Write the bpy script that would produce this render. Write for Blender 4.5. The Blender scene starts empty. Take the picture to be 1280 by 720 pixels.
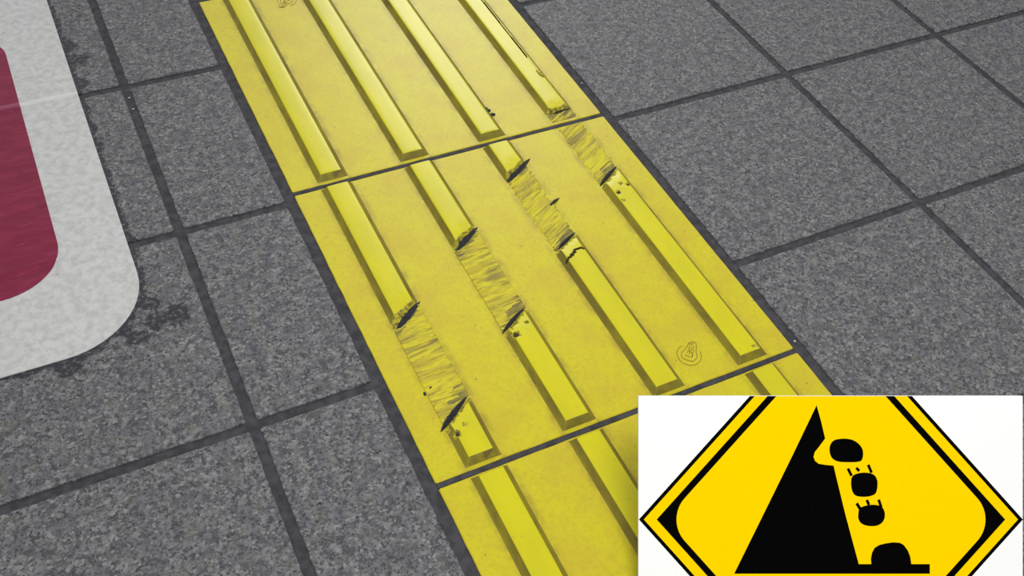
import bpy, bmesh, math, random
from mathutils import Vector, Matrix, noise
random.seed(4)
MM = 0.001
S = bpy.context.scene
COL = S.collection
PITCH = .2004          # floor tile pitch
GAP = 4.2              # joint between the tactile blocks, mm

# ------------------------------------------------------------------ materials
class NT:
    def __init__(self, name, rough=.6, spec=.5):
        self.m = bpy.data.materials.new(name); self.m.use_nodes = True
        self.t = self.m.node_tree; self.b = self.t.nodes['Principled BSDF']
        self.b.inputs['Roughness'].default_value = rough
        self.b.inputs['Specular IOR Level'].default_value = spec
        self.tc = self.t.nodes.new('ShaderNodeTexCoord')
    def n(self, k, **kw):
        x = self.t.nodes.new(k)
        for a, v in kw.items(): setattr(x, a, v)
        return x
    def put(self, sock, v):
        if hasattr(v, 'node'): self.t.links.new(v, sock)
        else: sock.default_value = v
    def coord(self, rot=0, scale=(1, 1, 1), loc=(0, 0, 0)):
        mp = self.n('ShaderNodeMapping'); self.t.links.new(self.tc.outputs['Object'], mp.inputs[0])
        mp.inputs['Rotation'].default_value = (0, 0, rot); mp.inputs['Scale'].default_value = scale
        mp.inputs['Location'].default_value = loc
        return mp.outputs[0]
    def noise(self, scale, detail=2, vec=None, rough=.5):
        x = self.n('ShaderNodeTexNoise'); x.inputs['Scale'].default_value = scale
        x.inputs['Detail'].default_value = detail; x.inputs['Roughness'].default_value = rough
        self.t.links.new(vec if vec is not None else self.tc.outputs['Object'], x.inputs['Vector'])
        return x.outputs['Fac']
    def math(self, op, a, b=0., c=0., clamp=False):
        x = self.n('ShaderNodeMath', operation=op, use_clamp=clamp)
        self.put(x.inputs[0], a); self.put(x.inputs[1], b); self.put(x.inputs[2], c)
        return x.outputs[0]
    def ss(self, v, lo, hi, a=0., b=1.):
        x = self.n('ShaderNodeMapRange', interpolation_type='SMOOTHSTEP')
        self.put(x.inputs['Value'], v)
        for k, w in zip(('From Min', 'From Max', 'To Min', 'To Max'), (lo, hi, a, b)): x.inputs[k].default_value = w
        return x.outputs['Result']
    def mix(self, f, a, b):
        x = self.n('ShaderNodeMix', data_type='RGBA')
        self.put(x.inputs[0], f)
        for s, v in ((x.inputs[6], a), (x.inputs[7], b)):
            self.put(s, v if hasattr(v, 'node') else (*v, 1))
        return x.outputs[2]
    def color(self, c): self.put(self.b.inputs['Base Color'], c if hasattr(c, 'node') else (*c, 1)); return self
    def bump(self, h, strength=.3, dist=.0005):
        x = self.n('ShaderNodeBump'); x.inputs['Strength'].default_value = strength; x.inputs['Distance'].default_value = dist
        self.t.links.new(h, x.inputs['Height']); self.t.links.new(x.outputs[0], self.b.inputs['Normal']); return self
    def xyz(self):
        x = self.n('ShaderNodeSeparateXYZ'); self.t.links.new(self.tc.outputs['Object'], x.inputs[0]); return x.outputs

def lin(r, g, b):
    f = lambda c: (c/255/12.92) if c/255 <= .04045 else ((c/255+.055)/1.055)**2.4
    return (f(r), f(g), f(b))

def mat_tile():
    m = NT('speckled_tile', .62, .3)
    def cells(scale, loc):
        v = m.n('ShaderNodeTexVoronoi'); v.inputs['Scale'].default_value = scale; m.t.links.new(m.coord(loc=loc), v.inputs['Vector'])
        x = m.n('ShaderNodeSeparateColor'); m.t.links.new(v.outputs['Color'], x.inputs[0]); return x.outputs[0]
    g1, g2 = cells(520, (0, 0, 0)), cells(950, (.3, .2, .1))
    lo = m.noise(150, 4, rough=.6)
    a = m.math('ADD', m.math('MULTIPLY', g1, .25), m.math('ADD', m.math('MULTIPLY', g2, .20), m.math('MULTIPLY', lo, .55)))
    c = m.mix(m.ss(a, .30, .70), lin(57, 56, 60), lin(119, 118, 119))
    c = m.mix(m.ss(m.noise(70, 2), .42, .62, 0, .40), c, lin(74, 72, 82))
    c = m.mix(m.ss(m.noise(80, 1, m.coord(loc=(3, 1, 0))), .52, .68, 0, .30), c, lin(98, 98, 88))
    c = m.mix(m.ss(m.noise(330, 2, m.coord(loc=(7, 2, 0))), .64, .70, 0, .8), c, lin(30, 29, 36))
    c = m.mix(m.math('MULTIPLY', m.ss(g1, .93, .96), .5), c, lin(136, 135, 134))
    # black grime that has gathered round the rim of the stuck-on floor sign
    X, Y, _ = m.xyz()
    r = .064
    qx = m.math('SUBTRACT', X, -.1365 - r); qy = m.math('SUBTRACT', .1968 + r, Y)
    px, py = m.math('MAXIMUM', qx, 0.), m.math('MAXIMUM', qy, 0.)
    d = m.math('SQRT', m.math('ADD', m.math('MULTIPLY', px, px), m.math('MULTIPLY', py, py)))
    d = m.math('SUBTRACT', m.math('ADD', d, m.math('MINIMUM', m.math('MAXIMUM', qx, qy), 0.)), r)
    n = m.noise(75, 4, m.coord(loc=(.2, .4, 0)), .7)
    def spot(x, y, rad):
        dx, dy = m.math('SUBTRACT', X, x), m.math('SUBTRACT', Y, y)
        return m.ss(m.math('SQRT', m.math('ADD', m.math('MULTIPLY', dx, dx), m.math('MULTIPLY', dy, dy))), rad*.2, rad, 1, 0)
    sp = spot(-.133, .209, .017)
    for (x, y, rad) in ((-.120, .208, .017), (-.134, .226, .011), (-.150, .198, .014), (-.126, .548, .015), (-.131, .572, .013), (-.132, .512, .012), (-.20, .188, .016), (-.134, .292, .012)):
        sp = m.math('MAXIMUM', sp, spot(x, y, rad))
    edge = m.math('ADD', m.ss(d, .0005, .011, 1, 0), m.ss(d, .0004, .0026, .8, 0))
    k = m.math('ADD', m.math('MULTIPLY', edge, .30), m.math('MULTIPLY', sp, .36))
    k = m.ss(m.math('ADD', k, n), .66, .76)
    k = m.math('MULTIPLY', k, m.ss(m.noise(260, 3, m.coord(loc=(5, 5, 0))), .36, .52, .35, 1))
    c = m.mix(m.math('MULTIPLY', k, .9), c, lin(36, 35, 42))
    m.color(c).bump(lo, .30, .0006)
    return m.m

def mat_grout():
    m = NT('dark_grout', .85, .2)
    c = m.mix(m.ss(m.noise(140, 4), .3, .7), lin(52, 51, 55), lin(70, 69, 73))
    c = m.mix(m.ss(m.noise(700, 1), .75, .80, 0, .4), c, lin(150, 146, 140))
    m.color(c).bump(m.noise(500, 3), .3, .0004); return m.m

def mat_plate():
    m = NT('yellow_plate', .40, .34)
    c = m.mix(m.ss(m.noise(26, 4, rough=.65), .35, .68), lin(194, 184, 20), lin(189, 172, 34))
    c = m.mix(m.ss(m.noise(420, 2), .45, .62, 0, .25), c, lin(168, 153, 32))
    X, Y, _ = m.xyz()
    # brown foot dirt that lies in a ragged line along both feet of every bar
    u = m.math('ABSOLUTE', m.math('SUBTRACT', m.math('MODULO', m.math('ADD', X, .15), .075), .0375))
    d = m.math('ABSOLUTE', m.math('SUBTRACT', u, .0140))
    k = m.math('MULTIPLY', m.ss(d, .0, .0055, 1, 0), m.ss(m.noise(55, 4, rough=.7), .35, .7, 0, .6))
    c = m.mix(k, c, lin(136, 116, 44))
    c = m.mix(m.ss(m.noise(300, 2, m.coord(loc=(2, 5, 0))), .72, .77, 0, .55), c, lin(110, 92, 50))
    m.color(c).bump(m.noise(900, 2), .12, .0002); return m.m

def mat_bar():
    m = NT('yellow_bar_top', .34, .36)
    c = m.mix(m.ss(m.noise(30, 4, m.coord(scale=(2, .6, 1)), .6), .35, .68), lin(199, 191, 0), lin(191, 184, 12))
    c = m.mix(m.ss(m.noise(380, 2), .66, .74, 0, .3), c, lin(140, 124, 40))
    m.color(c).bump(m.noise(600, 2), .10, .0002); return m.m

def mat_flank():  # flank colour darkened for shade, with brown grime streaks over it
    m = NT('shade_and_grime_flank', .5, .25)
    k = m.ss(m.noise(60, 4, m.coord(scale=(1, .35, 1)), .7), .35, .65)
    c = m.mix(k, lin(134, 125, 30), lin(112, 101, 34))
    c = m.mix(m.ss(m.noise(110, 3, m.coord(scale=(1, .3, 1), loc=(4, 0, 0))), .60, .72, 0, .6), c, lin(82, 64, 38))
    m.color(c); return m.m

def mat_broken():
    m = NT('crumbled_plastic', .7, .3)
    k = m.ss(m.noise(330, 3, rough=.7), .42, .6)
    c = m.mix(k, lin(180, 170, 40), lin(112, 103, 46))
    c = m.mix(m.ss(m.noise(420, 3, m.coord(loc=(3, 3, 0)), .7), .57, .64, 0, .9), c, lin(44, 41, 34))
    m.color(c).bump(m.noise(400, 3), .6, .001); return m.m

def mat_scrape(rot, name, dirty=False):
    m = NT(name, .55, .35)
    def ridge(sx, loc):
        mp = m.n('ShaderNodeMapping'); m.t.links.new(m.coord(rot=-rot), mp.inputs[0])
        mp.inputs['Scale'].default_value = (sx, 1, 1); mp.inputs['Location'].default_value = loc
        return mp.outputs[0]
    v, v2 = ridge(.13, (0, 0, 0)), ridge(.2, (.7, .3, 0))
    a = m.noise(420, 4, v, .6)
    c = m.mix(m.ss(m.noise(200, 3, v2, .6), .4, .62), lin(200, 189, 26), lin(178, 164, 36))
    c = m.mix(m.ss(a, .50, .62, 0, .6), c, lin(122, 106, 40))
    c = m.mix(m.ss(m.noise(90, 3, v2, .6), .54, .68, 0, .6), c, lin(106, 92, 50))
    if dirty: c = m.mix(m.ss(m.noise(300, 3, v, .6), .30, .60, .2, .8), c, lin(84, 73, 46))
    m.color(c).bump(a, .9, .0012); return m.m

def mat_plain(name, col, rough=.6, spec=.4, var=.12, sc=200):
    m = NT(name, rough, spec)
    c = m.mix(m.ss(m.noise(sc, 3), .3, .7, 0, 1), tuple(x*(1-var) for x in col), tuple(min(1, x*(1+var)) for x in col))
    m.color(c); return m.m

def mat_sticker_white():
    m = NT('white_sticker_film', .5, .4)
    c = m.mix(m.ss(m.noise(160, 4, rough=.65), .35, .68), lin(188, 188, 187), lin(169, 169, 168))
    c = m.mix(m.ss(m.noise(38, 3), .55, .75, 0, .4), c, lin(172, 170, 160))
    c = m.mix(m.ss(m.noise(120, 3, m.coord(loc=(.31, 0, 0)), .6), .69, .76, 0, .6), c, lin(122, 119, 104))
    # pale line drawn along the crease where the film bridges a tile joint
    _, Y, _ = m.xyz()
    d = m.math('ABSOLUTE', m.math('SUBTRACT', m.math('ADD', Y, m.math('MULTIPLY', m.math('SUBTRACT', m.noise(30, 3), .5), .004)), .4962-.46))
    c = m.mix(m.math('MULTIPLY', m.ss(d, .0012, .0045, 1, 0), .55), c, lin(210, 210, 208))
    m.color(c).bump(m.noise(170, 3, m.coord(scale=(.7, 1.6, 1))), .30, .0012); return m.m

def mat_sticker_red():
    m = NT('crimson_sticker_print', .42, .35)
    v = m.coord(rot=.15, scale=(.35, 1.6, 1))
    c = m.mix(m.ss(m.noise(90, 4, v, .65), .4, .68), lin(112, 8, 46), lin(126, 22, 60))
    c = m.mix(m.ss(m.noise(170, 3, v, .6), .62, .74, 0, .45), c, lin(142, 66, 94))
    c = m.mix(m.ss(m.noise(45, 3), .6, .75, 0, .4), c, lin(86, 0, 34))
    # paler print colour along the crease over a tile joint
    _, Y, _ = m.xyz()
    d = m.math('ABSOLUTE', m.math('SUBTRACT', m.math('ADD', Y, m.math('MULTIPLY', m.math('SUBTRACT', m.noise(30, 3), .5), .004)), .4962-.46))
    c = m.mix(m.math('MULTIPLY', m.ss(d, .0012, .0045, 1, 0), .45), c, lin(150, 90, 112))
    m.color(c).bump(m.noise(120, 3, m.coord(scale=(.7, 1.6, 1))), .30, .0012); return m.m

M = dict(tile=mat_tile(), grout=mat_grout(), plate=mat_plate(), bar=mat_bar(), flank=mat_flank(), broken=mat_broken(),
         scrape=mat_scrape(.09, 'scraped_bar_stump'), scrape_slant=mat_scrape(.5, 'slanting_scraped_bar_stump'),
         scrape_dirty=mat_scrape(.2, 'dirty_scraped_bar_stump', True), scrape_slant_dirty=mat_scrape(.5, 'dirty_slanting_scraped_bar_stump', True),
         grime=mat_plain('black_dirt_and_shade', lin(34, 34, 42), .8, .3, .3, 400),
         fissure=mat_plain('dark_olive_fissure', lin(64, 57, 30), .8, .2, .3, 300),
         smear=mat_plain('brown_dirt', lin(118, 102, 72), .8, .2, .3, 300),
         emblem=mat_plain('embossed_yellow', lin(196, 178, 66), .5, .4, .1),
         emblem_dark=mat_plain('dark_embossed_line', lin(126, 110, 42), .6, .3, .2),  # embossed lines tinted darker than the plate
         white=mat_sticker_white(), red=mat_sticker_red(),
         board=mat_plain('white_board', (.94, .94, .94), .6, .1, .003), byellow=mat_plain('sign_yellow', lin(252, 210, 0), .6, .0, .01),
         bblack=mat_plain('sign_black', (.002, .002, .002), .9, .0, .1), steel=mat_plain('grey_steel', lin(130, 132, 135), .4, .5, .1),
         crumb=mat_plain('pale_grit', lin(205, 200, 190), .8, .3, .15, 900))

# ------------------------------------------------------------------ helpers
def thing(name, label, cat, loc, group=None):
    o = bpy.data.objects.new(name, None); COL.objects.link(o); o.location = loc; o.empty_display_size = .05
    o['label'] = label; o['category'] = cat
    if group: o['group'] = group
    return o

def obj(name, bm, mats, parent=None, label=None, smooth=None, shift=None):
    """link a bmesh (in world metres) as ONE object; parented pieces are moved into the parent's own space"""
    off = Vector((0, 0, 0)); p = parent
    while p is not None: off += p.location; p = p.parent
    if shift is not None: off += shift
    bmesh.ops.translate(bm, verts=bm.verts, vec=-off)
    me = bpy.data.meshes.new(name); bm.to_mesh(me); bm.free()
    for m in (mats if isinstance(mats, (list, tuple)) else [mats]): me.materials.append(m)
    o = bpy.data.objects.new(name, me); COL.objects.link(o)
    if smooth:
        me.shade_smooth(); me.set_sharp_from_angle(angle=math.radians(smooth))
    if parent is not None: o.parent = parent
    if shift is not None: o.location = shift
    if label: o['label'] = label
    return o

def prism(bm, pts, z0, z1, mat=0, inset=0., M4=None):
    """closed outline (x, y) in metres raised from z0 to z1; inset bevels the upper rim"""
    T = (lambda v: v) if M4 is None else (lambda v: M4 @ Vector(v))
    lo = [bm.verts.new(T((x, y, z0))) for x, y in pts]
    hi = [bm.verts.new(T((x, y, z1))) for x, y in pts]
    n = len(pts)
    for i in range(n):
        f = bm.faces.new((lo[i], lo[(i+1) % n], hi[(i+1) % n], hi[i])); f.material_index = mat
    f = bm.faces.new(hi); f.material_index = mat
    f = bm.faces.new(lo[::-1]); f.material_index = mat
    return bm

def area2(p): return sum(p[i][0]*p[(i+1) % len(p)][1]-p[(i+1) % len(p)][0]*p[i][1] for i in range(len(p)))
def ccw(p): return p if area2(p) > 0 else p[::-1]

def ribbon(bm, line, w, z0, z1, closed=False):
    """a raised line of width w (mm) along a polyline (mm)"""
    P = [Vector((a*MM, b*MM)) for a, b in line]; n = len(P); rings = []
    for i in range(n):
        a = P[(i-1) % n] if closed or i else P[i]; b = P[(i+1) % n] if closed or i < n-1 else P[i]
        t = (b-a).normalized(); q = Vector((-t.y, t.x))*w*MM*.5
        rings.append([bm.verts.new((*(P[i]+q), z0)), bm.verts.new((*(P[i]+q*.6), z1)), bm.verts.new((*(P[i]-q*.6), z1)), bm.verts.new((*(P[i]-q), z0))])
    for i in range(n if closed else n-1):
        A, B = rings[i], rings[(i+1) % n]
        for j in range(3): bm.faces.new((A[j], A[j+1], B[j+1], B[j]))
    if not closed: bm.faces.new(rings[0]); bm.faces.new(rings[-1][::-1])
    return bm

def nz(x, y, s=1., o=0.): return noise.noise(Vector((x*s, y*s, o)))

# ------------------------------------------------------------------ floor
def rough_rect(x0, x1, y0, y1, step, amp, seed, rc=.0012):
    """tile outline with slightly chipped edges"""
    pts = []
    cor = [(x0, y0), (x1, y0), (x1, y1), (x0, y1)]
    for i in range(4):
        a, b = Vector(cor[i]), Vector(cor[(i+1) % 4]); L = (b-a).length; t = (b-a)/L; nrm = Vector((t.y, -t.x))
        n = max(2, int(L/step))
        for k in range(n):
            s = rc + (L-2*rc)*k/(n-1)
            p = a+t*s
            j = amp*(noise.noise(Vector((p.x*90+seed, p.y*90, seed*.37))) + .5*noise.noise(Vector((p.x*300, p.y*300+seed, .3))))
            pts.append(tuple(p + nrm*j))
    return pts

bm = bmesh.new()
BED = -.0014
prism(bm, [(-1.6, -1.3), (2.3, -1.3), (2.3, 2.6), (-1.6, 2.6)], -.03, BED, 1)
UY = [.0919 + PITCH*k for k in range(-7, 12)]
cols = [(-.0965-PITCH*(k+1), -.0965-PITCH*k) for k in range(7)] + [(-.0965, None), (None, .5083)] + [(.5083+PITCH*k, .5083+PITCH*(k+1)) for k in range(8)]
g = .0038
for ci, (a, b) in enumerate(cols):
    x0 = a + g if a is not None else .3085
    x1 = b - g if b is not None else -.0088
    for k in range(len(UY)-1):
        y0, y1 = UY[k] + g, UY[k+1] - g
        near = -.5 < x0 < 1.1 and -.4 < y0 < 1.0
        out = ccw(rough_rect(x0, x1, y0, y1, .006 if near else .1, .0005 if near else 0, ci*3.1+k))
        n = len(out); cx, cy = (x0+x1)/2, (y0+y1)/2
        def ins(p, d): return (p[0]+(d if p[0] < cx-(x1-x0)/2+.003 else -d if p[0] > cx+(x1-x0)/2-.003 else 0), p[1]+(d if p[1] < cy-(y1-y0)/2+.003 else -d if p[1] > cy+(y1-y0)/2-.003 else 0))
        lo = [bm.verts.new((*p, BED-.001)) for p in out]; mi = [bm.verts.new((*p, -.0006)) for p in out]
        hi = [bm.verts.new((*ins(p, .0006), 0)) for p in out]
        for A, B in ((lo, mi), (mi, hi)):
            for i in range(n): bm.faces.new((A[i], A[(i+1) % n], B[(i+1) % n], B[i]))
        bm.faces.new(hi)
for yj in (300., -GAP):      # worn grout packed between the tactile blocks
    prism(bm, [(.0006, (yj+.25)*MM), (.2994, (yj+.25)*MM), (.2994, (yj+GAP-.25)*MM), (.0006, (yj+GAP-.25)*MM)], BED-.001, -.00045, 1)
fl = obj('floor', bm, [M['tile'], M['grout']])
fl['kind'] = 'structure'; fl['label'] = 'grey speckled stone floor tiles with dark sunken joints'

# ------------------------------------------------------------------ tactile blocks
PROF = [(0, 4.7), (5, 4.66), (8.3, 4.5), (9.15, 4.15), (9.7, 3.5), (12.7, .4), (13.2, .08), (13.7, 0)]
def prof(dx):
    a = abs(dx)
    for (x0, z0), (x1, z1) in zip(PROF, PROF[1:]):
        if a <= x1: return z0+(z1-z0)*(a-x0)/(x1-x0)
    return 0.
def seg_d(px, py, a, b):
    ax, ay = a; bx, by = b; dx, dy = bx-ax, by-ay
    t = max(0, min(1, ((px-ax)*dx+(py-ay)*dy)/(dx*dx+dy*dy)))
    return math.hypot(px-ax-t*dx, py-ay-t*dy)

def bar_bm(cx, y0, y1, oy, low=None, high=None, pits=(), cracks=(), split=None, dx=.95, dy=1.2, seed=0.):
    """one guide bar (mm, block space cx; oy = block origin) as a closed-looking relief.
    low / high = ((xa, ya), (xb, yb), ramp_left, ramp_right): the oblique broken end at the near / far side"""
    XO = [-13.7, -13.2, -12.7, -11.7, -10.7, -9.7, -9.4, -9.15, -8.7, -8.3, -7.3, -6.2, -5, -3.8, -2.5, -1.2]
    xs = [cx+a for a in XO+[0]+[-b for b in XO[::-1]]]
    lo_y = min(low[0][1], low[1][1])-2 if low else y0
    hi_y = max(high[0][1], high[1][1])+2 if high else y1
    n = int((hi_y-lo_y)/dy)+1
    ys = [lo_y+(hi_y-lo_y)*i/n for i in range(n+1)]
    bm = bmesh.new(); V = {}; tag = {}
    for j, y in enumerate(ys):
        for i, x in enumerate(xs):
            z = prof(x-cx); t = 0
            if not low: z = min(z, max(0, (y-y0)*.95))
            if not high: z = min(z, max(0, (y1-y)*2.2))
            for cut, sg in ((low, 1), (high, -1)):
                if cut:
                    (xa, ya), (xb, yb), ra, rb = cut; k = (yb-ya)/(xb-xa)
                    s = sg*(y-(ya+k*(x-xa)))/math.hypot(1, k)
                    w = max(0, min(1, (x-xa)/(xb-xa))); L = ra+(rb-ra)*w
                    s2 = s+1.6*nz(x, y, .22, seed+3)+.9*nz(x, y, .6, seed+7)
                    if s <= 0: z = -.3; t = 9
                    elif s2 < L:
                        z = min(z, .35+max(0, 4.5*min(1, s2/L)) - .5*abs(nz(x, y, .5, seed))); t = max(t, 1)
                    elif s2 < L+14: z = min(z, 4.7-.9*(1-(s2-L)/14)**2)
            for (px, py, r) in pits:
                d = math.hypot(x-px, y-py)*(1+.5*nz(x, y, .4, 5))
                if d < r: z = min(z, max(.3, z-1.6*(1-d/r)-.5)); t = max(t, 3 if d < r*.5 and r > 1.5 else 2)
            for line in cracks:
                d = min(seg_d(x, y, a, b) for a, b in zip(line, line[1:]))
                if d < .55+.5*nz(x, y, .5, 2): z = min(z, 2.4); t = max(t, 3)
            if split and y > split:
                e = x-cx; f = min(1, (y-split)/40); wv = .5*nz(y, 0, .03, 2)
                if 6.6+wv+1.6*(1-f) < e < 8.3+wv: z = min(z, 4.2-3.4*f); t = max(t, 3)
                elif e >= 8.3+wv: z = min(z, max(0, 3.7-.1*abs(e-9.3)) if e < 10.6 else max(0, 3.6-(e-10.6)*1.1))
            if split and y < split and 0 < split-y < 14 and x-cx > 5.5:
                if nz(x, y, .35, 9) > .02: z = min(z, 3.0); t = max(t, 1)
            V[i, j] = bm.verts.new((x*MM, (y+oy)*MM, max(z, -.3)*MM)); tag[i, j] = t
    for j in range(n):
        for i in range(32):
            q = [(i, j), (i+1, j), (i+1, j+1), (i, j+1)]
            ts = [tag[c] for c in q]
            if 9 in ts and min(V[c].co.z for c in q) <= -.00029 and max(V[c].co.z for c in q) <= 0: continue
            f = bm.faces.new([V[c] for c in q]); f.normal_update()
            tt = [t for t in ts if t != 9]
            T = max(tt) if tt else 0
            if T == 3: f.material_index = 3
            elif T == 2: f.material_index = 2
            elif T == 1: f.material_index = 2
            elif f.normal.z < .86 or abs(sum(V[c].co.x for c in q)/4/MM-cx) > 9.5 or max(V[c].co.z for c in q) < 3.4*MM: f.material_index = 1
    # closed underside, sunk just into the plate
    be = [e for e in bm.edges if e.is_boundary]
    r = bmesh.ops.extrude_edge_only(bm, edges=be)
    for v in r['geom']:
        if isinstance(v, bmesh.types.BMVert): v.co.z = -.0004
    bmesh.ops.delete(bm, geom=[v for v in bm.verts if not v.link_faces], context='VERTS')
    return bm
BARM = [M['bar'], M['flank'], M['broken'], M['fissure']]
CX = [37.0, 112.2, 187.6, 262.7]

def stump_bm(cx, lo, hi, oy, rot, seed, ragged=0., w=13.6, dirt=(11, 6)):
    """what is left of a bar after it was scraped away: a low ridged pad between two oblique lines (mm)"""
    bm = bmesh.new(); nx, dy = 44, .65
    ylo = min(lo[0][1], lo[1][1]); yhi = max(hi[0][1], hi[1][1]); n = int((yhi-ylo)/dy)
    V = {}
    c, s = math.cos(rot), math.sin(rot)
    for j in range(n+1):
        y = ylo+(yhi-ylo)*j/n
        for i in range(nx+1):
            x = cx-w+2*w*i/nx
            la = lo[0][1]+(lo[1][1]-lo[0][1])*(x-lo[0][0])/(lo[1][0]-lo[0][0])
            ha = hi[0][1]+(hi[1][1]-hi[0][1])*(x-hi[0][0])/(hi[1][0]-hi[0][0])
            u, v = c*x+s*y, -s*x+c*y
            z = .6+.75*nz(u*.05, v*.42, 1, seed)+.35*nz(u*.12, v*1.0, 1, seed+4)
            e = min(x-(cx-w), (cx+w)-x)
            e -= ragged*(.5+.9*nz(u*.03, v*.42, 1, seed+8))*(1 if x > cx else .8)
            z *= max(0, min(1, e/.9))
            if x-(cx-w) < 1.1 and ragged == 0: z = max(z, .75)
            z = min(z, (y-la)*.8, (ha-y)*.8)
            V[i, j] = bm.verts.new((x*MM, (y+oy)*MM, max(z, -.35)*MM))
    for j in range(n):
        for i in range(nx):
            q = [V[i, j], V[i+1, j], V[i+1, j+1], V[i, j+1]]
            if max(v.co.z for v in q) <= 0: continue
            f = bm.faces.new(q); x, y = q[0].co.x/MM, q[0].co.y/MM-oy
            dl = y-(lo[0][1]+(lo[1][1]-lo[0][1])*(x-lo[0][0])/(lo[1][0]-lo[0][0])); dh = (hi[0][1]+(hi[1][1]-hi[0][1])*(x-hi[0][0])/(hi[1][0]-hi[0][0]))-y
            u, v = c*x+s*y, -s*x+c*y
            k = 9*nz(u*.07, v*.5, 1, seed+13)
            if dl+k < dirt[0]*(.45+.55*(x > cx-4)) or dh+k < dirt[1]: f.material_index = 1
    be = [e for e in bm.edges if e.is_boundary]
    r = bmesh.ops.extrude_edge_only(bm, edges=be)
    for v in r['geom']:
        if isinstance(v, bmesh.types.BMVert): v.co.z = -.0004
    bmesh.ops.delete(bm, geom=[v for v in bm.verts if not v.link_faces], context='VERTS')
    return bm

def lens_bm(a, b, wl, wr, z, oy=0, seed=0):
    """a thin mound of black dirt packed along an oblique break, from a to b (mm), bulging wl / wr to either side"""
    bm = bmesh.new(); A, B = Vector(a), Vector(b); t = (B-A).normalized(); q = Vector((-t.y, t.x)); n = 14
    up, dn, md, bo = [], [], [], []
    for k in range(n+1):
        f = k/n; s = math.sin(math.pi*min(.99, max(.01, f**.85)))**.7; p = A+(B-A)*f
        j = .35*nz(k, 0, .9, seed)
        for lst, o, zz in ((up, q*(wl*s+j*s), 1.1*s+.1), (md, q*(wl-wr)*s*.3, z*s+.2), (dn, -q*(wr*s+j*s), 1.0*s+.1), (bo, q*0, -.3)):
            r = p+o; lst.append(bm.verts.new((r.x*MM, (r.y+oy)*MM, zz*MM)))
    for k in range(n):
        bm.faces.new((up[k+1], up[k], md[k], md[k+1])); bm.faces.new((md[k+1], md[k], dn[k], dn[k+1])); bm.faces.new((dn[k+1], dn[k], bo[k], bo[k+1])); bm.faces.new((bo[k+1], bo[k], up[k], up[k+1]))
    bmesh.ops.recalc_face_normals(bm, faces=bm.faces)
    return bm

def blob_bm(x, y, r, z, oy=0, seed=0, sx=1.):
    bm = bmesh.new(); n = 11
    c = bm.verts.new((x*MM, (y+oy)*MM, z*MM)); R, B = [], []
    for k in range(n):
        a = 2*math.pi*k/n; rr = r*(1+.45*nz(math.cos(a)*2, math.sin(a)*2, 1, seed))
        R.append(bm.verts.new(((x+rr*sx*math.cos(a))*MM, (y+oy+rr*math.sin(a))*MM, z*.6*MM))); B.append(bm.verts.new(((x+1.15*rr*sx*math.cos(a))*MM, (y+oy+1.15*rr*math.sin(a))*MM, -.25*MM)))
    for k in range(n):
        bm.faces.new((c, R[k], R[(k+1) % n])); bm.faces.new((R[k], B[k], B[(k+1) % n], R[(k+1) % n]))
    return bm

def plate(parent, oy, seed):
    out = ccw(rough_rect(.0004, .2996, oy*MM+.0002, (oy+300)*MM-.0002, .01, .0003, seed, .001))
    bm = bmesh.new(); n = len(out)
    lo = [bm.verts.new((*p, BED)) for p in out]; mi = [bm.verts.new((*p, -.0005)) for p in out]
    c = Vector((.15, oy*MM+.15)); hi = []
    for p in out:
        v = Vector(p); d = v-c; d = Vector((math.copysign(min(abs(d.x), .1490), d.x), math.copysign(min(abs(d.y), .1490), d.y)))
        hi.append(bm.verts.new((*(c+d), 0)))
    for A, B in ((lo, mi), (mi, hi)):
        for i in range(n): bm.faces.new((A[i], A[(i+1) % n], B[(i+1) % n], B[i]))
    bm.faces.new(hi); bm.faces.new(lo[::-1])
    return obj('base_plate', bm, M['plate'], parent)

def block(oy, label, group='yellow tactile paving blocks'):
    return thing('tactile_paving_block', label, 'tactile paving', (.15, (oy+150)*MM, BED), group)

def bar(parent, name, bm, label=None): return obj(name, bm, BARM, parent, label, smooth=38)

# --- the far block: four whole bars, the fourth split along its right side and chipped at its near end
OU = 300+GAP
up = block(OU, 'far yellow tactile block with four long unbroken bars, cut by the top of the picture')
plate(up, OU, 1.)
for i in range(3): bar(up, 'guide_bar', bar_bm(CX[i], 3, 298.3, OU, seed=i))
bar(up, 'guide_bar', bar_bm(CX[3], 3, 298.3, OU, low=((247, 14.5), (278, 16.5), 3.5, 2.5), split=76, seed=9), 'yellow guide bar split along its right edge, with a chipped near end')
b = lens_bm((254, 13.5), (276, 16.0), 1.2, 1.0, 1.6, OU, 3); obj('dirt_and_shade_crust', b, M['grime'], up, 'black dirt along the chipped bar end', smooth=40)
b = stump_bm(CX[3], ((247, 2.5), (278, 3.5)), ((247, 15), (278, 17)), OU, .55, 31., 1.0, dirt=(3, 8)); obj('scraped_stump', b, [M['scrape_slant'], M['scrape_slant_dirty']], up, 'brownish scraped patch left of the chipped bar', smooth=60)
for (x, y, r) in ((201.6, 343.5-OU+1, 2.0), (203, 335-OU+3, 2.3), (201.0, 348.5-OU, 1.3)):
    obj('dirt_and_shade_crust', blob_bm(x, y, r, .5, OU, x), M['grime'], up, 'black speck of dirt beside a bar', smooth=60)

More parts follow.
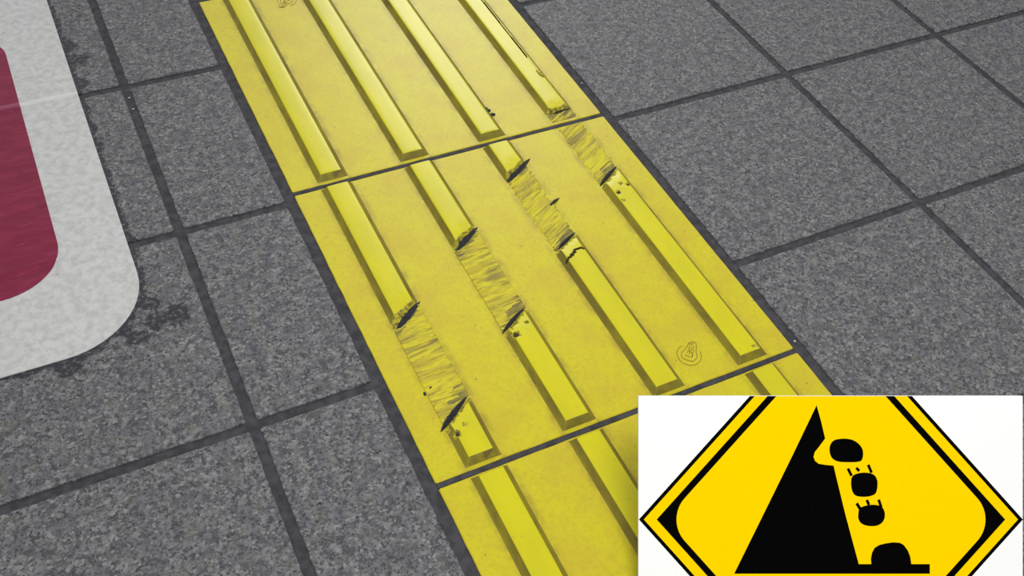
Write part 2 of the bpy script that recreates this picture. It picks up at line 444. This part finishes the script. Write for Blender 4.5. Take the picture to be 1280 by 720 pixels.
# --- the middle block: every bar is broken through by one slanting scrape
mid = block(0, 'middle yellow tactile block whose bars are all broken by a slanting scrape')
plate(mid, 0, 2.)
m1u = ((25.3, 132.4), (52.4, 152.2)); m1l = ((19.6, 36.2), (49.2, 56.9))
m2u = ((100.4, 190.4), (127.6, 209.2)); m2l = ((97.2, 98.8), (125.2, 116.2))
m3u = ((174.6, 249.0), (207.6, 270.3)); m3l = ((177.6, 161.2), (200.9, 173.3)); m4l = ((248.6, 215.5), (275.8, 233.0))
def along(c, d):      # the same slanting line moved d mm along the bar
    return ((c[0][0], c[0][1]+d), (c[1][0], c[1][1]+d))
def piece(i, low=None, high=None, **k): return bar_bm(CX[i], 3, 298.3, 0, low=low, high=high, seed=i*2.3+(5 if high else 0), **k)
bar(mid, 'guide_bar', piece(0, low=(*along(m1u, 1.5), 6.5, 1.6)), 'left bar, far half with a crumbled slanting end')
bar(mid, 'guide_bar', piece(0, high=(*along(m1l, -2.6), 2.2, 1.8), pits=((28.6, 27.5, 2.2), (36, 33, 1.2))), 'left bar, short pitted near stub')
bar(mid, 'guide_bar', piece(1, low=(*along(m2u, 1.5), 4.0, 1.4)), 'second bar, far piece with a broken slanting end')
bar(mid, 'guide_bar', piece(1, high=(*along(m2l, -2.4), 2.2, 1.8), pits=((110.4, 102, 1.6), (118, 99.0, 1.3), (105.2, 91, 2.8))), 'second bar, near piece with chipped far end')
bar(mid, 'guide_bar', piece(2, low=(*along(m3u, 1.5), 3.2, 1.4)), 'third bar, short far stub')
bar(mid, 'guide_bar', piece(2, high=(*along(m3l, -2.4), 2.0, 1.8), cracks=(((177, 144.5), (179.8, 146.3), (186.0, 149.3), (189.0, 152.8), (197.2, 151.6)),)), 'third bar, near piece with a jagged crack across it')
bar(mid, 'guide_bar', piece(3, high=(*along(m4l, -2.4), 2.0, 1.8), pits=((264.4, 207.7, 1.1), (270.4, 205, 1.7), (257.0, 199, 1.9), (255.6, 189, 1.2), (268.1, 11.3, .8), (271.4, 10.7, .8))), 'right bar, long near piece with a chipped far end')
def stump(i, lo, hi, slant, ragged, label):
    rot = .5 if slant else .09
    obj('scraped_stump', stump_bm(CX[i], lo, hi, 0, rot, 11.+i*7, ragged, dirt=(11, -9 if i == 3 else 6)), [M['scrape_slant'], M['scrape_slant_dirty']] if slant else [M['scrape'], M['scrape_dirty']], mid, label, smooth=60)
stump(0, along(m1l, -1), along(m1u, 1), 0, 0., 'ridged scraped strip where the left bar is missing')
stump(1, along(m2l, -1), along(m2u, 1), 0, .0, 'ridged scraped strip where the second bar is missing')
stump(2, along(m3l, -1), along(m3u, 1), 1, 3.6, 'ragged scraped strip where the third bar is missing')
stump(3, along(m4l, -1), ((247, 299), (278, 299.5)), 1, 3.6, 'ragged scraped strip where the right bar is missing')
for c, wl, wr, z, s in ((m1u, 3.0, 2.6, 2.0, 1), (m1l, 2.4, 2.0, 2.0, 2), (m2u, 2.9, 2.4, 2.0, 3), (m2l, 1.9, 1.5, 2.0, 4), (m3u, 3.0, 2.4, 2.0, 5), (m3l, 1.7, 1.5, 2.0, 6), (m4l, 2.3, 1.5, 2.0, 7), (((195.5, 209.4), (208.5, 215.6)), 1.3, 1.3, 1.5, 8)):  # gouge shade and packed dirt drawn as black mounds at the breaks
    obj('dirt_and_shade_crust', lens_bm(c[0], c[1], wl, wr, z, 0, s*3.), M['grime'], mid, 'black dirt and gouge shade along a broken bar end', smooth=50)
for x, y, r, sx in ((21.9, 70.3, 1.5, .6), (27.6, 74.0, 1.7, 1.3), (29.9, 68.5, 1.3, 1.9)):  # black spots drawn where the strip has chipped holes
    obj('dirt_and_shade_crust', blob_bm(x, y, r, 1.0, 0, x, sx), M['grime'], mid, 'small black spot at a chipped hole in a scraped strip', smooth=60)

# maker's mark: rounded drop with tapering letters, pressed into the plate
OUTER = [(219.82, 35.53), (216.95, 34.97), (214.38, 33.72), (212.63, 32.13), (211.47, 30.31), (210.63, 27.79), (210.4, 23.88), (211.73, 20.48), (214.8, 17.5), (218.49, 16.24), (222.27, 16.65), (225.61, 18.67), (227.78, 21.21), (228.86, 23.64), (229.3, 25.6)]
INNER = [(214.65, 28.98), (216.21, 30.64), (219.37, 31.64), (221.74, 32.98), (223.43, 34.03), (225.71, 36.01), (227.92, 36.27), (230.33, 35.26), (231.14, 33.75), (229.84, 31.37), (226.07, 25.96), (225.39, 23.36), (223.72, 21.18), (220.42, 19.98), (218.4, 19.97), (215.82, 22.19), (213.92, 24.7), (213.69, 27.08)]
LETTERS = [[(216.51, 27.17), (220.78, 23.1), (227.56, 31.61)], [(219.26, 28.33), (221.12, 30.04), (222.93, 26.97), (221.4, 24.44)], [(222.01, 28.52), (220.27, 26.76)],
           [(222.45, 30.94), (223.89, 32.38), (225.19, 31.26), (224.21, 29.34), (222.71, 29.38), (222.45, 30.94)], [(224.93, 33.99), (226.57, 35.36), (228.08, 34.15), (229.5, 34.14)], [(227.36, 34.62), (226.33, 33.41), (227.43, 32.36)]]
def emblem(parent, sx=0., sy=0., flip=False):
    f = (lambda p: (sx-p[0], sy-p[1])) if flip else (lambda p: (sx+p[0], sy+p[1]))
    bm = bmesh.new()
    ribbon(bm, [f(p) for p in OUTER], .55, -.0002, .00028); ribbon(bm, [f(p) for p in INNER], .6, -.0002, .00028, True)
    obj('maker_emblem', bm, M['emblem_dark'], parent, 'small embossed drop-shaped emblem with tapering letters')
    bm = bmesh.new()
    for l in LETTERS: ribbon(bm, [f(p) for p in l], .55, -.0002, .0003)
    return bm
e = emblem(mid); obj('emblem_lettering', e, M['emblem_dark'], mid)
e = emblem(up, 303.0, 603.6, True); obj('emblem_lettering', e, M['emblem_dark'], up)

# --- the near block
ON = -300-GAP
near = block(ON, 'near yellow tactile block, mostly hidden behind the yellow inset sign panel')
plate(near, ON, 3.)
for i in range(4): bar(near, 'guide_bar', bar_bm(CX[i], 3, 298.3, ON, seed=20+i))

# ------------------------------------------------------------------ stuck-on floor sign
def arc(cx, cy, r, a0, a1, n=14): return [(cx+r*math.cos(math.radians(a0+(a1-a0)*k/n)), cy+r*math.sin(math.radians(a0+(a1-a0)*k/n))) for k in range(n+1)]
def rrect(x0, x1, y0, y1, r, r2=None):
    r2 = r2 or r
    return arc(x1-r, y0+r, r, -90, 0) + arc(x1-r2, y1-r2, r2, 0, 90) + arc(x0+r2, y1-r2, r2, 90, 180) + arc(x0+r, y0+r, r, 180, 270)
def film_z(x, y):
    z = .0
    for yj in (UY[7+1], UY[7+2], UY[7+3]):
        d = y-(yj+.0035); z += .0013*math.exp(-(d/.0024)**2)*(.3 if yj < .35 else 1) - .0004*math.exp(-((d+.008)/.005)**2)
    return z + .00012*nz(x, y, 40) + .00008*nz(x, y, 120, 3)
def film_bm(outline, z0, z1):
    """a thin film following the floor: grid clipped to a convex outline"""
    x0, x1 = min(p[0] for p in outline), max(p[0] for p in outline); y0, y1 = min(p[1] for p in outline), max(p[1] for p in outline)
    bm = bmesh.new(); f = bm.faces.new([bm.verts.new((*p, z1)) for p in ccw(outline)])
    for ax, a, b_, st in ((0, max(x0, -.32), x1, .006), (1, y0, y1, .0016)):
        v = a+st
        while v < b_:
            co = Vector((v, 0, 0)) if ax == 0 else Vector((0, v, 0)); no = Vector((1, 0, 0)) if ax == 0 else Vector((0, 1, 0))
            bmesh.ops.bisect_plane(bm, geom=bm.verts[:]+bm.edges[:]+bm.faces[:], plane_co=co, plane_no=no); v += st
    for v in bm.verts: v.co.z = z1+max(film_z(v.co.x, v.co.y), -z1*.6)
    be = [e for e in bm.edges if e.is_boundary]
    r = bmesh.ops.extrude_edge_only(bm, edges=be)
    for v in r['geom']:
        if isinstance(v, bmesh.types.BMVert): v.co.z = z0
    bmesh.ops.recalc_face_normals(bm, faces=bm.faces)
    return bm
st = thing('floor_sticker', 'white floor sticker with a rounded crimson panel, stuck to the grey tiles at left', 'floor sticker', (-.45, .46, 0))
obj('backing_film', film_bm(rrect(-.78, -.1368, .1968, .72, .064), .0001, .0009), M['white'], st, 'white film with a rounded corner', smooth=60)
obj('printed_panel', film_bm(rrect(-.73, -.1858, .2688, .606, .046, .03), .0008, .00105), M['red'], st, 'crimson rounded panel', smooth=60)

# ------------------------------------------------------------------ grit lying in the joints
def grit(x, y, r, label, z=BED):
    bm = bmesh.new(); bmesh.ops.create_icosphere(bm, subdivisions=2, radius=r*MM)
    for v in bm.verts: v.co *= 1+.35*noise.noise(v.co*900+Vector((x, y, 0))); v.co.z *= .7
    lo = min(v.co.z for v in bm.verts)
    for v in bm.verts: v.co.z -= lo
    o = obj('grit_crumb', bm, M['crumb'], None, smooth=50); o.location = (x*MM, y*MM, z)
    o['label'] = label; o['category'] = 'grit'; o['group'] = 'pale crumbs of grit in the joints'
grit(-96.0, 476.4, .9, 'upper pale crumb of grit in the joint right of the floor sticker')
grit(-96.4, 459.4, .8, 'lower pale crumb of grit in the joint right of the floor sticker')
grit(304.9, 5.7, .9, 'pale crumb of grit beside the right near corner of the middle tactile block')
grit(305.3, 352.1, .8, 'pale crumb of grit beside the right edge of the far tactile block')

# ------------------------------------------------------------------ camera (0.6 m above the floor, looking down along the strip)
CAM = Vector((-.15134334, -.32015831, .59680991))
FW = Vector((.3444695, .5715788, -.74474052)).normalized(); RT = Vector((.89542125, -.43838572, .07770939)).normalized(); DN = FW.cross(RT).normalized(); RT = DN.cross(FW).normalized()
cd = bpy.data.cameras.new('camera'); cam = bpy.data.objects.new('camera', cd); COL.objects.link(cam)
cd.sensor_width = 36; cd.lens = 1270.70459*36/1280; cd.clip_start = .01
R = Matrix((RT, -DN, -FW)).transposed().to_4x4(); R.translation = CAM; cam.matrix_world = R
S.camera = cam

# ------------------------------------------------------------------ falling-rocks inset graphic, built as an added board on a made-up stand
# The board leans back about 48 degrees; its own frame: U along its width, W up its face, N out of its face. Units mm.
U = Vector((.89542125, -.43838572, .07770939)).normalized(); N = Vector((-.3444695, -.5715788, .74474052)).normalized(); W = N.cross(U).normalized(); U = W.cross(N).normalized()
K = .4951*1270.70459/1270.70459      # mm on the board per unit of its artwork grid
O = Vector((.0817, -.1271, .0080))   # near left corner of the board
ART = Matrix((U*K*MM, W*K*MM, N*MM)).transposed().to_4x4(); ART.translation = O
# artwork grid: x to the right 0..480.3, y up 0..250, z out of the face in mm
def A(x, y): return (x-798., 745.-y)
bw, bh = 480.3, 250.
sg = thing('sign_inset_panel', 'white inset graphic on an added board, a yellow diamond showing black rocks falling off a cliff', 'warning sign', O)
def art(name, pts, z0, z1, mat, parent=None, label=None):
    bm = prism(bmesh.new(), ccw(pts), z0, z1, M4=ART)
    bmesh.ops.recalc_face_normals(bm, faces=bm.faces)
    return obj(name, bm, mat, parent or sg, label)
def clip(poly, a, b, c):           # keep a*x+b*y<=c
    out = []
    for i in range(len(poly)):
        p, q = poly[i], poly[(i+1) % len(poly)]; dp, dq = a*p[0]+b*p[1]-c, a*q[0]+b*q[1]-c
        if dp <= 0: out.append(p)
        if dp*dq < 0: t = dp/(dp-dq); out.append((p[0]+(q[0]-p[0])*t, p[1]+(q[1]-p[1])*t))
    return out
cl = lambda p: clip(clip(clip(clip(p, 0, 1, bh-.05), 0, -1, -.05), 1, 0, bw-.05), -1, 0, -.05)
cx0, cy0, HW, HH = 1038.5-798, 745-649.3, 240.0, 267.0
def diamond(inset, r=0):
    hw, hh = HW-inset, HH*(HW-inset)/HW
    if not r: return [(cx0+hw, cy0), (cx0, cy0+hh), (cx0-hw, cy0), (cx0, cy0-hh)]
    t = math.atan2(hh, hw); d = r/math.sin(math.atan2(hh, hw)); out = []   # rounded left and right corners
    th = math.pi/2-t
    for sgn in (1, -1):
        c = cx0+sgn*(hw-d); a = math.degrees(th)
        arcp = [(c+sgn*r*math.cos(math.radians(-a+2*a*k/16)), cy0+r*math.sin(math.radians(-a+2*a*k/16))) for k in range(17)]
        out += arcp if sgn > 0 else arcp[::-1]
        out.append((cx0, cy0+sgn*hh))
    return out
art('board', [(0, 0), (bw, 0), (bw, bh), (0, bh)], -3., 0., M['board'])
art('border_line', cl(diamond(0)), -.02, .05, M['bblack'], label='thin black outer border of the diamond')
art('diamond_rim', cl(diamond(6.2)), .03, .10, M['byellow'], label='yellow rim of the diamond')
art('border_line', cl(diamond(22.2)), .08, .15, M['bblack'], label='thick black inner border of the diamond')
face = art('diamond_face', cl(diamond(33.2, 40)), .13, .20, M['byellow'], label='yellow face of the diamond')
Z0, Z1 = .18, .25
HILL = [(1020.5, 506.5), (1026, 526), (1031.2, 548), (1025, 556.5), (1018.2, 565), (1016.6, 571), (1018.6, 576), (1023, 579.6), (1032, 581), (1041.8, 582), (1046, 600), (1057, 645), (1073.2, 705), (1162, 705), (1162, 717), (917.5, 717), (953, 645), (990, 570)]
art('cliff_symbol', [A(*p) for p in HILL], Z0, Z1, M['bblack'], label='black cliff with a notch and a level ground line')
def c2(l): return [A(980+a/3.6, 520+b/3.6) for a, b in l]
def smoothp(l, n=2):
    for _ in range(n): l = [q for i in range(len(l)) for q in ((.75*l[i][0]+.25*l[(i+1) % len(l)][0], .75*l[i][1]+.25*l[(i+1) % len(l)][1]), (.25*l[i][0]+.75*l[(i+1) % len(l)][0], .25*l[i][1]+.75*l[(i+1) % len(l)][1]))]
    return l
for r_ in ([(203, 160), (205, 130), (222, 108), (250, 102), (280, 101), (315, 108), (345, 133), (357, 160), (352, 200), (330, 207), (290, 208), (240, 206), (213, 190)],
           [(300, 305), (303, 270), (330, 257), (365, 253), (403, 260), (420, 285), (420, 325), (410, 355), (365, 365), (318, 360), (304, 335)],
           [(332, 450), (336, 415), (360, 404), (400, 397), (440, 405), (455, 435), (450, 470), (427, 492), (390, 497), (350, 488), (335, 468)]):
    art('rock_symbol', smoothp(c2(r_)), Z0, Z1, M['bblack'])
art('rock_symbol', c2([(392, 672), (390, 640), (396, 612), (408, 592), (428, 580), (455, 573), (490, 568), (520, 570), (538, 580), (556, 604), (567, 632), (573, 672)]), Z0, Z1, M['bblack'], label='black half-round rock on the ground line')
for (a, b, c_, d, w) in ((287, 236, 303, 269, 13), (324, 233, 338, 247, 13), (378, 219, 393, 255, 13), (326, 392, 348, 428, 14), (372, 377, 381, 400, 13), (425, 376, 437, 412, 13)):
    t = Vector((c_-a, d-b)).normalized(); q = Vector((-t.y, t.x))*w/2
    art('motion_mark', c2([(a+q.x, b+q.y), (c_+q.x, d+q.y), (c_-q.x, d-q.y), (a-q.x, b-q.y)]), Z0, Z1, M['bblack'])
# made-up legs of the added stand, straight down from the back of the board to the paving
def leg(x, y, foot):
    p = ART @ Vector((x, y, -2.)); bm = bmesh.new(); r = .004
    pts = [(p.x+r*math.cos(k*math.pi/6), p.y+r*math.sin(k*math.pi/6)) for k in range(12)]
    prism(bm, pts, foot+.0012, p.z-.0035); prism(bm, [(p.x+(a-p.x)*1.5, p.y+(b_-p.y)*1.5) for a, b_ in pts], foot, foot+.002)
    obj('leg', bm, M['steel'], sg, 'added thin grey leg under the inset board', smooth=40)

leg(6, 24, 0.); leg(345, 16, 0.); leg(75, 215, 0.); leg(405, 215, 0.)

# ------------------------------------------------------------------ light: a bright concourse ceiling with a far lamp, plus an added spot
w = bpy.data.worlds.new('world'); S.world = w; w.use_nodes = True
w.node_tree.nodes['Background'].inputs[0].default_value = (.97, .98, 1, 1); w.node_tree.nodes['Background'].inputs[1].default_value = .6
def lamp(name, loc, target, sx, sy, power, col=(1, .985, .96)):
    d = bpy.data.lights.new(name, 'AREA'); d.shape = 'RECTANGLE'; d.size = sx; d.size_y = sy; d.energy = power; d.color = col
    o = bpy.data.objects.new(name, d); COL.objects.link(o); o.location = loc
    o.rotation_euler = (Vector(target)-Vector(loc)).to_track_quat('-Z', 'Y').to_euler(); return o
lamp('ceiling_lamp', (1.9, 4.0, 2.5), (.3, .5, 0), 1.4, .8, 62)
d = bpy.data.lights.new('added_spot', 'SPOT'); d.energy = 168; d.spot_size = math.radians(44); d.spot_blend = 1.; d.shadow_soft_size = .5; d.color = (1, .985, .955)  # spot added for brightness falloff over the blocks, not a known fitting
o = bpy.data.objects.new('added_spot', d); COL.objects.link(o); o.location = (-.15, -.75, 2.5)
o.rotation_euler = (Vector((.22, .02, 0))-o.location).to_track_quat('-Z', 'Y').to_euler()
S.view_settings.view_transform = 'Standard'; S.view_settings.look = 'None'
S.view_settings.gamma = 1; S.view_settings.use_curve_mapping = False; S.view_settings.exposure = 0
